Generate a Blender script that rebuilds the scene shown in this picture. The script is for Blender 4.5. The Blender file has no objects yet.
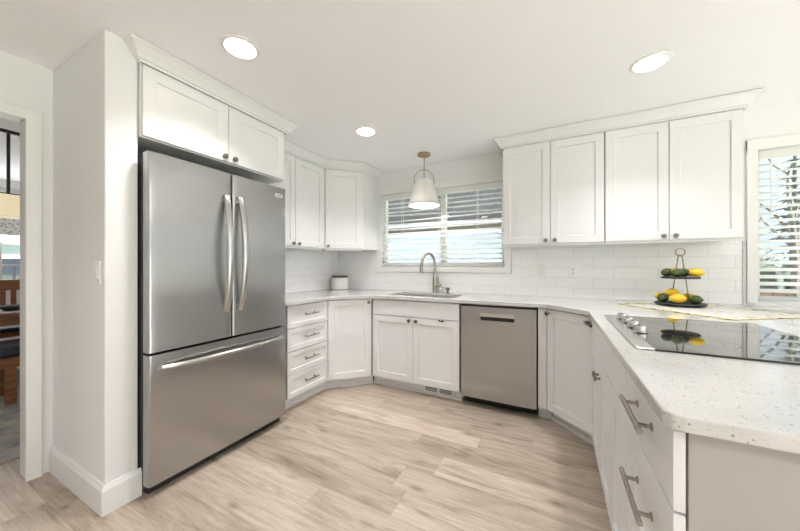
import bpy, bmesh, math, random
from mathutils import Vector, Matrix
PI = math.pi
random.seed(7)
S = bpy.context.scene
COL = S.collection

# ------------------------------------------------------------------ camera
cd = bpy.data.cameras.new('camera'); cam = bpy.data.objects.new('camera', cd); COL.objects.link(cam)
cd.sensor_width = 36.0; cd.sensor_fit = 'HORIZONTAL'; cd.lens = 302.0 / 800 * 36
cd.shift_y = 0.00125; cd.clip_start = 0.02; cd.clip_end = 300
cam.location = (0, 0, 1.2)
cam.rotation_euler = (PI / 2, 0, math.atan2(155, 302))
S.camera = cam

# ------------------------------------------------------------------ exposure, world, lights
S.view_settings.view_transform = 'Standard'; S.view_settings.look = 'None'
S.view_settings.gamma = 1; S.view_settings.use_curve_mapping = False
S.view_settings.exposure = 0.36
cy = S.cycles
cy.max_bounces = 12; cy.diffuse_bounces = 8; cy.glossy_bounces = 6; cy.transmission_bounces = 8
cy.transparent_max_bounces = 16; cy.use_denoising = True
cy.sample_clamp_indirect = 8; cy.caustics_reflective = False; cy.caustics_refractive = False
W = bpy.data.worlds.new('sky'); S.world = W; W.use_nodes = True
wn = W.node_tree.nodes; wl = W.node_tree.links
bg = wn['Background']; bg.inputs['Strength'].default_value = 1.0
tc = wn.new('ShaderNodeTexCoord'); nz = wn.new('ShaderNodeTexNoise'); nz.inputs['Scale'].default_value = 3.0
nz.inputs['Detail'].default_value = 5
rp = wn.new('ShaderNodeValToRGB'); rp.color_ramp.elements[0].position = .42; rp.color_ramp.elements[1].position = .62
rp.color_ramp.elements[0].color = (.42, .60, .82, 1); rp.color_ramp.elements[1].color = (.80, .87, .95, 1)
wl.new(tc.outputs['Generated'], nz.inputs['Vector']); wl.new(nz.outputs['Fac'], rp.inputs['Fac'])
wl.new(rp.outputs['Color'], bg.inputs['Color'])

def area(name, loc, rot, sx, sy, power, col=(1, 1, 1), shape='RECTANGLE', spread=PI, portal=False):
    l = bpy.data.lights.new(name, 'AREA'); l.shape = shape; l.size = sx
    if shape in ('RECTANGLE', 'ELLIPSE'): l.size_y = sy
    l.energy = power; l.color = col; l.spread = spread
    if portal: l.cycles.is_portal = True
    o = bpy.data.objects.new(name, l); COL.objects.link(o); o.location = loc; o.rotation_euler = rot
    return o
RX, RY = 4.2, -3.2         # far walls of the room behind the camera
HC = 2.355                 # ceiling
YW = 3.18                  # back wall
WX = -2.55                 # kitchen left wall
DX = -2.635                # wall with the doorway
# daylight through the window openings (portals)
area('portal_window', (-1.17, 3.30, 1.62), (-PI / 2, 0, 0), 1.5, .95, 1, portal=True)
area('portal_window', (2.0, 3.30, 1.52), (-PI / 2, 0, 0), 1.4, 1.2, 1, portal=True)
area('portal_patio_door', (RX + .14, -.3, 1.085), (0, PI / 2, 0), 2.1, 3.5, 1, portal=True)
area('portal_rear_window', (.6, RY - .13, 1.7), (PI / 2, 0, 0), 2.0, .8, 1, portal=True)
area('portal_dining_window', (-6.62, 1.1, 1.35), (0, -PI / 2, 0), .9, 1.6, 1, portal=True)
# added fill lamp tilted up at the patio door, then the dining window's daylight
area('fill_patio_door', (RX - .02, -.6, 1.1), (0, PI / 2 + 1.08, 0), 2.0, 2.9, 84, (.87, .90, 1), spread=2.4)
area('daylight_dining_window', (-6.5, 1.15, 1.35), (0, -PI / 2 - .3, 0), .8, 1.5, 26, (.98, .99, 1.0))
sl = bpy.data.lights.new('sun', 'SUN'); sl.energy = 38.0; sl.angle = .03; sl.color = (.88, .92, 1)
so_ = bpy.data.objects.new('sun', sl); COL.objects.link(so_); so_.rotation_euler = Vector((-math.cos(math.radians(36)), .05, -math.sin(math.radians(36)))).to_track_quat('-Z', 'Y').to_euler()
LIGHT_W = 6.0

# ------------------------------------------------------------------ materials
def mat(name, col, rough=.5, metal=0, spec=.5, coat=0, emit=0, ecol=None, alpha=None):
    m = bpy.data.materials.new(name); m.use_nodes = True
    b = m.node_tree.nodes['Principled BSDF']
    b.inputs['Base Color'].default_value = (*col, 1); b.inputs['Roughness'].default_value = rough
    b.inputs['Metallic'].default_value = metal; b.inputs['Specular IOR Level'].default_value = spec
    b.inputs['Coat Weight'].default_value = coat
    if emit:
        b.inputs['Emission Color'].default_value = (*(ecol or col), 1); b.inputs['Emission Strength'].default_value = emit
    return m
class NT:
    def __init__(s, m): s.n = m.node_tree.nodes; s.l = m.node_tree.links; s.b = s.n['Principled BSDF']
    def new(s, t, **k):
        n = s.n.new(t)
        for a, v in k.items(): setattr(n, a, v)
        return n
    def link(s, a, b): s.l.new(a, b)
    def math(s, op, a, b=None, c=None):
        n = s.n.new('ShaderNodeMath'); n.operation = op
        for i, v in enumerate((a, b, c)):
            if v is None: continue
            if isinstance(v, (int, float)): n.inputs[i].default_value = v
            else: s.l.new(v, n.inputs[i])
        return n.outputs[0]
    def coords(s, kind='Object', scale=None, loc=None):
        t = s.n.new('ShaderNodeTexCoord'); o = t.outputs[kind]
        if scale or loc:
            mp = s.n.new('ShaderNodeMapping')
            if scale: mp.inputs['Scale'].default_value = scale
            if loc: mp.inputs['Location'].default_value = loc
            s.l.new(o, mp.inputs['Vector']); o = mp.outputs[0]
        return o
    def noise(s, vec, scale, detail=3, rough=.5):
        n = s.n.new('ShaderNodeTexNoise'); n.inputs['Scale'].default_value = scale
        n.inputs['Detail'].default_value = detail; n.inputs['Roughness'].default_value = rough
        if vec is not None: s.l.new(vec, n.inputs['Vector'])
        return n.outputs['Fac']
    def ramp(s, fac, stops, interp='LINEAR'):
        r = s.n.new('ShaderNodeValToRGB'); r.color_ramp.interpolation = interp; e = r.color_ramp.elements
        while len(e) < len(stops): e.new(.5)
        for q, (p, c) in zip(e, stops): q.position = p; q.color = (*c, 1)
        s.l.new(fac, r.inputs['Fac']); return r.outputs['Color']
    def mix(s, fac, a, b, blend='MIX'):
        m = s.n.new('ShaderNodeMix'); m.data_type = 'RGBA'; m.blend_type = blend
        for i, v in ((0, fac), (6, a), (7, b)):
            if isinstance(v, (int, float)): m.inputs[i].default_value = v
            elif isinstance(v, tuple): m.inputs[i].default_value = (*v, 1)
            else: s.l.new(v, m.inputs[i])
        return m.outputs[2]
    def color(s, c): s.l.new(c, s.b.inputs['Base Color'])
    def bump(s, h, strength=.2, dist=.002):
        b = s.n.new('ShaderNodeBump'); b.inputs['Strength'].default_value = strength; b.inputs['Distance'].default_value = dist
        s.l.new(h, b.inputs['Height']); s.l.new(b.outputs[0], s.b.inputs['Normal'])

M = {}
M['wall'] = mat('wall_paint', (.78, .78, .785), .75, spec=.3)
t = NT(M['wall']); t.bump(t.noise(t.coords(), 130, 2), .12, .001)
M['ceiling'] = mat('ceiling_paint', (.90, .905, .925), .85, spec=.2)
t = NT(M['ceiling']); t.bump(t.noise(t.coords(), 60, 3), .25, .003)
M['trim'] = mat('trim_paint', (.78, .78, .77), .4)
M['cab'] = mat('cabinet_paint', (.75, .75, .757), .32, spec=.5)
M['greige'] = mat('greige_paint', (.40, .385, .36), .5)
t = NT(M['cab']); t.bump(t.noise(t.coords(), 25, 2), .02, .001)
M['dark'] = mat('shadow_gap_black', (.012, .012, .013), .7)
M['black'] = mat('black_plastic', (.02, .02, .022), .4)
M['white_plastic'] = mat('white_plastic', (.82, .82, .80), .35)
M['blind'] = mat('blind_slat_white', (.90, .90, .88), .4)
t = NT(M['blind']); tl = t.new('ShaderNodeBsdfTranslucent'); tl.inputs[0].default_value = (.9, .9, .88, 1); mx = t.new('ShaderNodeMixShader'); mx.inputs[0].default_value = .5
t.link(t.b.outputs[0], mx.inputs[1]); t.link(tl.outputs[0], mx.inputs[2]); t.link(mx.outputs[0], t.n['Material Output'].inputs['Surface'])
M['nickel'] = mat('brushed_nickel', (.43, .395, .35), .26, 1)
M['knob'] = mat('dark_nickel', (.24, .215, .185), .3, 1)
M['chrome'] = mat('polished_steel', (.52, .51, .50), .22, 1)
M['brass'] = mat('antique_brass', (.42, .32, .19), .3, 1)
M['sink'] = mat('sink_steel', (.55, .54, .53), .32, 1)
M['shade'] = mat('shade_white', (.80, .78, .75), .45)
M['lens'] = mat('downlight_lens', (1, .95, .87), .5, emit=14, ecol=(1, .93, .82))
M['glass_black'] = mat('cooktop_glass', (.012, .013, .015), .03, spec=.8, coat=.6)
M['ceramic'] = mat('canister_ceramic', (.84, .83, .80), .25, coat=.3)
M['slate'] = mat('slate_tray', (.035, .033, .032), .6)
t = NT(M['slate']); t.bump(t.noise(t.coords(), 80, 4), .5, .002)
M['dark_side'] = mat('fridge_side_grey', (.10, .10, .105), .45, .4)
M['door_black'] = mat('iron_black', (.015, .014, .013), .5)
M['seat'] = mat('seat_charcoal', (.03, .034, .045), .6)
M['shade_cream'] = mat('shade_cream', (.86, .76, .55), .7, emit=.35, ecol=(1, .82, .52))
M['valance'] = mat('valance_fabric', (.74, .72, .68), .9)
t = NT(M['valance']); v = t.new('ShaderNodeTexVoronoi'); v.inputs['Scale'].default_value = 30
t.link(t.coords(), v.inputs['Vector']); t.color(t.ramp(v.outputs['Distance'], [(.25, (.35, .34, .33)), (.4, (.78, .76, .72))]))

def steel(name, base, r0, vertical_streak=True, aniso=.75):
    m = mat(name, base, r0, 1); t = NT(m)
    # fine horizontal brushing: reflections stretch vertically
    t.b.inputs['Anisotropic'].default_value = aniso
    tg = t.new('ShaderNodeTangent'); tg.direction_type = 'RADIAL'; tg.axis = 'Z'
    t.link(tg.outputs[0], t.b.inputs['Tangent'])
    return m
M['steel'] = steel('brushed_stainless', (.46, .458, .46), .25)
M['steel_trim'] = mat('satin_steel', (.66, .64, .62), .25, 1)

# vinyl plank floor: planks run along X
m = M['floor'] = mat('vinyl_plank', (.5, .4, .3), .36, spec=.45); t = NT(m)
sp = t.new('ShaderNodeSeparateXYZ'); t.link(t.coords(), sp.inputs[0])
PW, PL = .182, 1.22
row = t.math('FLOOR', t.math('DIVIDE', sp.outputs[1], PW))
wr = t.new('ShaderNodeTexWhiteNoise', noise_dimensions='1D'); t.link(row, wr.inputs['W'])
xs = t.math('ADD', t.math('DIVIDE', sp.outputs[0], PL), wr.outputs['Value'])
colm = t.math('FLOOR', xs)
cmb = t.new('ShaderNodeCombineXYZ'); t.link(row, cmb.inputs[0]); t.link(colm, cmb.inputs[1])
wp = t.new('ShaderNodeTexWhiteNoise', noise_dimensions='3D'); t.link(cmb.outputs[0], wp.inputs['Vector'])
off = t.math('MULTIPLY', wp.outputs['Value'], 37.0)
def gvec(a, b):
    q = t.new('ShaderNodeCombineXYZ')
    t.link(t.math('ADD', t.math('MULTIPLY', sp.outputs[0], a), off), q.inputs[0])
    t.link(t.math('MULTIPLY', sp.outputs[1], b), q.inputs[1]); t.link(off, q.inputs[2]); return q.outputs[0]
def gnoise(v, sc, det, ro, dist):
    q = t.new('ShaderNodeTexNoise'); q.inputs['Scale'].default_value = sc; q.inputs['Detail'].default_value = det
    q.inputs['Roughness'].default_value = ro; q.inputs['Distortion'].default_value = dist; t.link(v, q.inputs['Vector']); return q.outputs['Fac']
g1 = gnoise(gvec(1.1, 8.5), 1.5, 7, .66, 1.1)          # broad heartwood bands
g2 = gnoise(gvec(3.5, 75.0), 1.3, 4, .6, .5)           # fine grain
g3 = gnoise(gvec(2.2, 26.0), 1.3, 4, .6, 1.6)          # cathedral streaks
base = t.ramp(g1, [(.28, (.27, .213, .165)), (.40, (.40, .330, .265)), (.52, (.49, .417, .347)), (.72, (.58, .51, .437))])
tint = t.ramp(wp.outputs['Value'], [(0, (.86, .84, .82)), (.62, (1.0, .99, .98)), (.78, (1.12, 1.12, 1.12)), (1, (1.30, 1.31, 1.33))])
c = t.mix(1.0, base, tint, 'MULTIPLY')
c = t.mix(.42, c, t.ramp(g3, [(.34, (.74, .71, .68)), (.5, (1, 1, 1)), (.68, (1.10, 1.10, 1.10))]), 'MULTIPLY')
c = t.mix(.55, c, t.ramp(g2, [(.32, (.78, .76, .74)), (.58, (1.04, 1.04, 1.04))]), 'MULTIPLY')
kv = t.new('ShaderNodeTexVoronoi'); kv.inputs['Scale'].default_value = 1.0; t.link(gvec(2.6, 6.5), kv.inputs['Vector'])
kn = t.ramp(kv.outputs['Distance'], [(.03, (.42, .36, .31)), (.09, (.72, .68, .65)), (.17, (1, 1, 1))])
c = t.mix(.75, c, kn, 'MULTIPLY')
fy = t.math('FRACT', t.math('DIVIDE', sp.outputs[1], PW)); fx = t.math('FRACT', xs)
ey = t.math('MULTIPLY', t.math('MINIMUM', fy, t.math('SUBTRACT', 1.0, fy)), PW)
ex = t.math('MULTIPLY', t.math('MINIMUM', fx, t.math('SUBTRACT', 1.0, fx)), PL)
seam = t.math('LESS_THAN', t.math('MINIMUM', ex, ey), .0012)
c = t.mix(t.math('MULTIPLY', seam, .4), c, (.16, .125, .095))
t.color(c); t.bump(g2, .06, .001)

# white quartz with fine flecks
m = M['quartz'] = mat('white_quartz', (.8, .8, .78), .07, spec=.5); t = NT(m)
co = t.coords()
v = t.new('ShaderNodeTexVoronoi'); v.inputs['Scale'].default_value = 150; t.link(co, v.inputs['Vector'])
sel = t.new('ShaderNodeSeparateColor'); t.link(v.outputs['Color'], sel.inputs[0])
fleck = t.math('MULTIPLY', t.math('LESS_THAN', v.outputs['Distance'], .36), t.math('GREATER_THAN', sel.outputs[0], .74))
v2 = t.new('ShaderNodeTexVoronoi'); v2.inputs['Scale'].default_value = 330; t.link(co, v2.inputs['Vector'])
sel2 = t.new('ShaderNodeSeparateColor'); t.link(v2.outputs['Color'], sel2.inputs[0])
fl2 = t.math('MULTIPLY', t.math('LESS_THAN', v2.outputs['Distance'], .4), t.math('GREATER_THAN', sel2.outputs[1], .8))
cb = t.ramp(t.noise(co, 6, 4), [(.3, (.56, .555, .545)), (.7, (.62, .615, .605))])
fc = t.ramp(sel.outputs[1], [(0, (.24, .225, .21)), (.4, (.42, .40, .37)), (1, (.53, .515, .49))])
t.color(t.mix(t.math('MULTIPLY', fl2, .55), t.mix(fleck, cb, fc), (.45, .44, .42)))

# white subway tile; u axis chosen per wall
def tile(name, along):
    m = mat(name, (.8, .8, .8), .12, spec=.5); t = NT(m)
    s_ = t.new('ShaderNodeSeparateXYZ'); t.link(t.coords(), s_.inputs[0])
    cb = t.new('ShaderNodeCombineXYZ'); t.link(s_.outputs[0 if along == 'x' else 1], cb.inputs[0])
    t.link(t.math('SUBTRACT', s_.outputs[2], .9145), cb.inputs[1])
    b = t.new('ShaderNodeTexBrick'); b.offset = .5; t.link(cb.outputs[0], b.inputs['Vector'])
    b.inputs['Scale'].default_value = 1; b.inputs['Brick Width'].default_value = .302; b.inputs['Row Height'].default_value = .0915
    b.inputs['Mortar Size'].default_value = .0016; b.inputs['Mortar Smooth'].default_value = .1; b.inputs['Bias'].default_value = 0
    b.inputs['Color1'].default_value = (.83, .835, .84, 1); b.inputs['Color2'].default_value = (.86, .86, .86, 1)
    b.inputs['Mortar'].default_value = (.66, .66, .66, 1)
    t.color(b.outputs['Color'])
    inv = t.math('SUBTRACT', 1.0, b.outputs['Fac']); w = t.noise(t.coords(), 9, 2)
    t.bump(t.math('ADD', inv, t.math('MULTIPLY', w, .6)), .35, .0015)
    return m
M['tile_x'] = tile('subway_tile_back', 'x'); M['tile_y'] = tile('subway_tile_left', 'y')

def wood(name, a, b_, rough=.4, sc=(1.5, 1.5, 14)):
    m = mat(name, a, rough); t = NT(m)
    t.color(t.ramp(t.noise(t.coords('Object', sc), 3, 4), [(.3, a), (.7, b_)])); return m
M['walnut'] = wood('reddish_wood', (.20, .075, .030), (.34, .145, .065))
M['lid'] = wood('dark_wood_lid', (.09, .045, .025), (.16, .08, .045), .45, (14, 2, 2))
def fruit(name, a, b_, rough=.38):
    m = mat(name, a, rough); t = NT(m); co = t.coords()
    t.color(t.ramp(t.noise(co, 18, 3), [(.35, a), (.65, b_)])); t.bump(t.noise(co, 260, 2), .35, .001); return m
M['lemon'] = fruit('lemon_peel', (.78, .50, .025), (.86, .60, .05))
M['lime'] = fruit('lime_peel', (.035, .058, .012), (.075, .105, .022))
M['olive_brass'] = mat('olive_brass', (.26, .21, .11), .32, 1)
m = M['cloth'] = mat('printed_cloth', (.8, .8, .76), .9); t = NT(m); co = t.coords()
v = t.new('ShaderNodeTexVoronoi'); v.inputs['Scale'].default_value = 16; t.link(co, v.inputs['Vector'])
n_ = t.noise(co, 22, 3)
col_ = t.ramp(n_, [(.40, (.12, .20, .06)), (.48, (.30, .36, .09)), (.55, (.72, .60, .10)), (.66, (.50, .38, .10))])
t.color(t.mix(t.math('LESS_THAN', v.outputs['Distance'], .22), (.57, .56, .53), col_))
m = M['hem'] = mat('cloth_hem', (.6, .6, .3), .9); t = NT(m)
t.color(t.ramp(t.noise(t.coords(), 20, 3), [(.36, (.06, .075, .03)), (.44, (.35, .33, .06)), (.5, (.55, .46, .09)), (.58, (.62, .60, .40)), (.68, (.10, .16, .06))]))
m = M['rug'] = mat('woven_rug', (.5, .48, .45), .95); t = NT(m); co = t.coords()
t.color(t.ramp(t.noise(co, 4.5, 6, .7), [(.35, (.17, .19, .22)), (.48, (.33, .30, .265)), (.6, (.40, .37, .33)), (.7, (.27, .29, .32))]))
t.bump(t.noise(co, 220, 2), .6, .004)
# glazing: a clear pane with a faint reflection
m = M['glass'] = mat('clear_glass', (1, 1, 1), .0); t = NT(m)
tr = t.new('ShaderNodeBsdfTransparent'); tr.inputs[0].default_value = (.97, .985, .98, 1)
gl = t.new('ShaderNodeBsdfGlossy'); gl.inputs['Roughness'].default_value = .02
mx = t.new('ShaderNodeMixShader'); mx.inputs[0].default_value = .06
t.link(tr.outputs[0], mx.inputs[1]); t.link(gl.outputs[0], mx.inputs[2])
t.link(mx.outputs[0], t.n['Material Output'].inputs['Surface'])
# outdoors
M['lawn'] = mat('lawn_green', (.12, .19, .05), .95); t = NT(M['lawn'])
t.color(t.ramp(t.noise(t.coords(), 1.5, 6), [(.35, (.10, .15, .04)), (.65, (.24, .31, .10))]))
M['bark'] = mat('bark', (.09, .07, .055), .9); M['needle'] = mat('needles', (.045, .075, .06), .9)
t = NT(M['needle']); t.color(t.ramp(t.noise(t.coords(), 5, 5), [(.4, (.025, .042, .04)), (.6, (.11, .145, .14))]))
M['hedge'] = mat('hedge_green', (.05, .075, .03), .95); t = NT(M['hedge'])
t.color(t.ramp(t.noise(t.coords(), 7, 5), [(.35, (.012, .018, .01)), (.55, (.035, .05, .022)), (.7, (.08, .07, .04))]))
M['fence'] = wood('fence_wood', (.13, .055, .04), (.22, .10, .07), .8)
M['siding'] = mat('pale_siding', (.50, .57, .63), .7); t = NT(M['siding'])
t.bump(t.math('FRACT', t.math('MULTIPLY', (lambda q: (t.link(t.coords(), q.inputs[0]), q.outputs[2])[1])(t.new('ShaderNodeSeparateXYZ')), 6.0)), .5, .02)
M['shingle'] = mat('roof_shingle', (.14, .135, .13), .9); t = NT(M['shingle'])
t.color(t.ramp(t.noise(t.coords(), 22, 3), [(.35, (.07, .068, .066)), (.65, (.17, .165, .16))]))
M['soffit'] = mat('dark_soffit', (.035, .034, .033), .8)
M['beam'] = wood('porch_beam', (.16, .12, .085), (.24, .19, .14), .8)

# ------------------------------------------------------------------ mesh helpers
class MB:
    def __init__(s): s.bm = bmesh.new()
    def box(s, x0, x1, y0, y1, z0, z1, mx=None):
        r = bmesh.ops.create_cube(s.bm, size=1)
        T = Matrix.Translation(((x0 + x1) / 2, (y0 + y1) / 2, (z0 + z1) / 2)) @ Matrix.Diagonal((abs(x1 - x0), abs(y1 - y0), abs(z1 - z0), 1))
        if mx is not None: T = mx @ T
        bmesh.ops.transform(s.bm, matrix=T, verts=r['verts']); return s
    def prism(s, poly, z0, z1, mx=None):
        a = [s.bm.verts.new((p[0], p[1], z0)) for p in poly]; b = [s.bm.verts.new((p[0], p[1], z1)) for p in poly]
        n = len(poly); s.bm.faces.new(list(reversed(a))); s.bm.faces.new(b)
        for i in range(n): s.bm.faces.new((a[i], a[(i + 1) % n], b[(i + 1) % n], b[i]))
        if mx is not None: bmesh.ops.transform(s.bm, matrix=mx, verts=a + b)
        return s
    def lathe(s, prof, n=28, mx=None, cap=True):
        rings = []
        for r, z in prof:
            if r < 1e-6: rings.append([s.bm.verts.new((0, 0, z))])
            else: rings.append([s.bm.verts.new((r * math.cos(2 * PI * i / n), r * math.sin(2 * PI * i / n), z)) for i in range(n)])
        for A, B in zip(rings, rings[1:]):
            for i in range(n):
                j = (i + 1) % n
                if len(A) == 1 and len(B) == 1: continue
                if len(A) == 1: f = (A[0], B[j], B[i])
                elif len(B) == 1: f = (A[i], A[j], B[0])
                else: f = (A[i], A[j], B[j], B[i])
                s.bm.faces.new(f)
        if cap:
            if len(rings[0]) > 1: s.bm.faces.new(list(reversed(rings[0])))
            if len(rings[-1]) > 1: s.bm.faces.new(rings[-1])
        if mx is not None: bmesh.ops.transform(s.bm, matrix=mx, verts=[v for R_ in rings for v in R_])
        return s
    def tube(s, pts, r, n=10, closed=False):
        pts = [Vector(p) for p in pts]; k = len(pts); rings = []
        rr = r if isinstance(r, (list, tuple)) else [r] * k
        up = None
        for i, p in enumerate(pts):
            if closed: d = pts[(i + 1) % k] - pts[i - 1]
            else: d = (pts[min(i + 1, k - 1)] - pts[max(i - 1, 0)])
            d.normalize()
            if up is None: up = Vector((0, 0, 1)) if abs(d.z) < .9 else Vector((1, 0, 0))
            u = (up - d * up.dot(d)).normalized(); w = d.cross(u); up = u
            rings.append([s.bm.verts.new(p + (u * math.cos(2 * PI * j / n) + w * math.sin(2 * PI * j / n)) * rr[i]) for j in range(n)])
        prs = list(zip(rings, rings[1:])) + ([(rings[-1], rings[0])] if closed else [])
        for A, B in prs:
            for j in range(n): s.bm.faces.new((A[j], A[(j + 1) % n], B[(j + 1) % n], B[j]))
        if not closed: s.bm.faces.new(list(reversed(rings[0]))); s.bm.faces.new(rings[-1])
        return s
    def sweep(s, path, prof, mx=None):
        """profile (out, z) swept along a 2-D polyline; 'out' is to the right of travel, mitred"""
        k = len(path); secs = []
        P = [Vector(p) for p in path]
        for i in range(k):
            d0 = (P[i] - P[i - 1]).normalized() if i > 0 else None
            d1 = (P[i + 1] - P[i]).normalized() if i < k - 1 else None
            n0 = Vector((d0.y, -d0.x)) if d0 else None; n1 = Vector((d1.y, -d1.x)) if d1 else None
            if n0 is None: q = n1
            elif n1 is None: q = n0
            else: q = (n0 + n1); q = q / q.dot(n0)
            secs.append([s.bm.verts.new((P[i].x + q.x * o, P[i].y + q.y * o, z)) for o, z in prof])
        m_ = len(prof)
        for A, B in zip(secs, secs[1:]):
            for j in range(m_): s.bm.faces.new((A[j], A[(j + 1) % m_], B[(j + 1) % m_], B[j]))
        s.bm.faces.new(list(reversed(secs[0]))); s.bm.faces.new(secs[-1])
        return s
    def shaker(s, x0, x1, z0, z1, y0, y1, fr=.058, rec=.009):
        """front facing -y at y0, back at y1"""
        bm = s.bm; V = lambda x, y, z: bm.verts.new((x, y, z))
        def ring(a0, a1, b0, b1, y): return [V(a0, y, b0), V(a1, y, b0), V(a1, y, b1), V(a0, y, b1)]
        o = ring(x0, x1, z0, z1, y0); i1 = ring(x0 + fr, x1 - fr, z0 + fr, z1 - fr, y0)
        i2 = ring(x0 + fr + .004, x1 - fr - .004, z0 + fr + .004, z1 - fr - .004, y0 + rec); bk = ring(x0, x1, z0, z1, y1)
        for A, B in ((o, i1), (i1, i2), (bk, o)):
            for j in range(4): bm.faces.new((A[j], A[(j + 1) % 4], B[(j + 1) % 4], B[j]))
        bm.faces.new(i2); bm.faces.new(list(reversed(bk))); return s
    def build(s, name, m, parent=None, bevel=0, smooth=False, seg=2, auto=None):
        bmesh.ops.recalc_face_normals(s.bm, faces=s.bm.faces)
        me = bpy.data.meshes.new(name); s.bm.to_mesh(me); s.bm.free()
        if isinstance(m, str): m = M[m]
        me.materials.append(m)
        if smooth:
            for p in me.polygons: p.use_smooth = True
            me.set_sharp_from_angle(angle=math.radians(auto or 40))
        o = bpy.data.objects.new(name, me); COL.objects.link(o)
        if parent is not None: o.parent = parent
        if bevel:
            b = o.modifiers.new('bevel', 'BEVEL'); b.width = bevel; b.segments = seg; b.limit_method = 'ANGLE'; b.angle_limit = math.radians(35)
        return o
def tag(o, label, cat, group=None, kind=None):
    o['label'] = label; o['category'] = cat
    if group: o['group'] = group
    if kind: o['kind'] = kind
    return o
def thing(name, label, cat, loc=(0, 0, 0), rz=0, group=None):
    o = bpy.data.objects.new(name, None); COL.objects.link(o); o.empty_display_size = .05
    o.location = loc; o.rotation_euler = (0, 0, rz); return tag(o, label, cat, group)
def struct(o, label=None, cat=None):
    o['kind'] = 'structure'
    if label: o['label'] = label
    if cat: o['category'] = cat
    return o
def sempty(name, label, cat, loc=(0, 0, 0), rz=0):
    o = bpy.data.objects.new(name, None); COL.objects.link(o); o.location = loc; o.rotation_euler = (0, 0, rz)
    return struct(o, label, cat)
def copy_tree(o, parent=None):
    c = o.copy(); COL.objects.link(c)
    if parent is not None: c.parent = parent
    for ch in [q for q in list(COL.objects) if q.parent == o]: copy_tree(ch, c)
    return c
def RotX(a): return Matrix.Rotation(a, 4, 'X')
def RotY(a): return Matrix.Rotation(a, 4, 'Y')
def RotZ(a): return Matrix.Rotation(a, 4, 'Z')
def T(x, y, z): return Matrix.Translation((x, y, z))

# ------------------------------------------------------------------ room shell
struct(MB().box(-7.2, RX + .2, RY - .2, YW + .14, -.1, 0).build('floor', 'floor'), 'light beige wood-look plank floor', 'floor')
struct(MB().box(-7.2, RX + .2, RY - .2, YW + .14, HC, HC + .1).build('ceiling', 'ceiling'), 'white painted ceiling', 'ceiling')
def wall_y(mb, x0, x1, y0, y1, holes, zt=HC):      # wall along X with holes (xa, xb, za, zb)
    x = x0
    for xa, xb, za, zb in sorted(holes):
        if xa > x: mb.box(x, xa, y0, y1, 0, zt)
        if za > 0: mb.box(xa, xb, y0, y1, 0, za)
        if zb < zt: mb.box(xa, xb, y0, y1, zb, zt)
        x = xb
    if x < x1: mb.box(x, x1, y0, y1, 0, zt)
    return mb
def wall_x(mb, y0, y1, x0, x1, holes, zt=HC):
    y = y0
    for ya, yb, za, zb in sorted(holes):
        if ya > y: mb.box(x0, x1, y, ya, 0, zt)
        if za > 0: mb.box(x0, x1, ya, yb, 0, za)
        if zb < zt: mb.box(x0, x1, ya, yb, zb, zt)
        y = yb
    if y < y1: mb.box(x0, x1, y, y1, 0, zt)
    return mb
W1 = (-1.895, -.445, 1.185, 2.07)       # window over the sink
W2 = (1.320, 2.65, .93, 2.06)           # window by the peninsula
struct(wall_y(MB(), WX - .1, RX + .12, YW, YW + .12, [W1, W2]).build('wall_back', 'wall'), 'pale grey back wall with two windows', 'wall')
struct(MB().box(WX - .1, WX, .782, YW, 0, HC).build('wall_left', 'wall'), 'pale grey wall behind refrigerator and drawers', 'wall')
struct(MB().box(DX - .11, -1.945, .65, .782, 0, HC).build('wall_fridge_side', 'wall', bevel=.006), 'pale grey stub wall beside the refrigerator', 'wall')
DO = (-.42, .5505, 0, 2.03)             # doorway
struct(wall_x(MB(), RY - .1, .65, DX - .11, DX, [DO]).build('wall_entry', 'wall'), 'pale grey wall with cased doorway', 'wall')
PD = (-2.1, 1.5, .02, 2.15)  # unseen wide opening, added as a large source of light
struct(wall_x(MB(), RY - .1, YW, RX, RX + .12, [PD]).build('wall_right', 'wall'), 'right wall with wide patio door added for its light', 'wall')
RWN = (-.4, 1.6, 1.3, 2.1)  # unseen high opening, added and sized for the light it lets in
struct(wall_y(MB(), DX, RX, RY - .12, RY, [RWN]).build('wall_rear', 'wall'), 'rear wall with a high window added for its light', 'wall')
# dining room beyond the doorway
DWN = (.35, 1.95, .93, 1.78)
struct(wall_x(MB(), RY - .1, 3.1, -6.72, -6.6, [DWN]).build('wall_dining_far', 'wall'), 'far dining room wall with window', 'wall')
struct(MB().box(-6.6, WX - .1, 2.9, 3.0, 0, HC).build('wall_dining_side', 'wall'), 'side wall of dining room', 'wall')
struct(MB().box(-6.6, DX - .11, RY - .1, RY, 0, HC).build('wall_dining_rear', 'wall'), 'rear wall of dining room', 'wall')

# door casing
d = sempty('door_1', 'white cased opening to the dining room', 'doorway')
mb = MB(); mb.sweep([(DO[1] - .006, 0), (DO[1] - .006, DO[3] - .006), (DO[0] + .006, DO[3] - .006), (DO[0] + .006, 0)],
    [(0, 0), (0, .012), (.005, .0145), (.020, .0165), (.040, .0205), (.055, .0215), (.062, .017), (.0635, .012), (.0635, 0)])
bmesh.ops.transform(mb.bm, matrix=Matrix(((0, 0, 1, DX), (1, 0, 0, 0), (0, 1, 0, 0), (0, 0, 0, 1))), verts=mb.bm.verts)
mb.build('casing', 'trim', d)
mb = MB(); e_ = .0012; mb.box(DX - .118, DX + .004, DO[1] - e_, DO[1] + .004, 0, DO[3]).box(DX - .118, DX + .004, DO[0] - .004, DO[0] + e_, 0, DO[3]).box(DX - .118, DX + .004, DO[0], DO[1], DO[3] - e_, DO[3] + .004)
mb.build('jamb', 'trim', d, bevel=.002)
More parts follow.
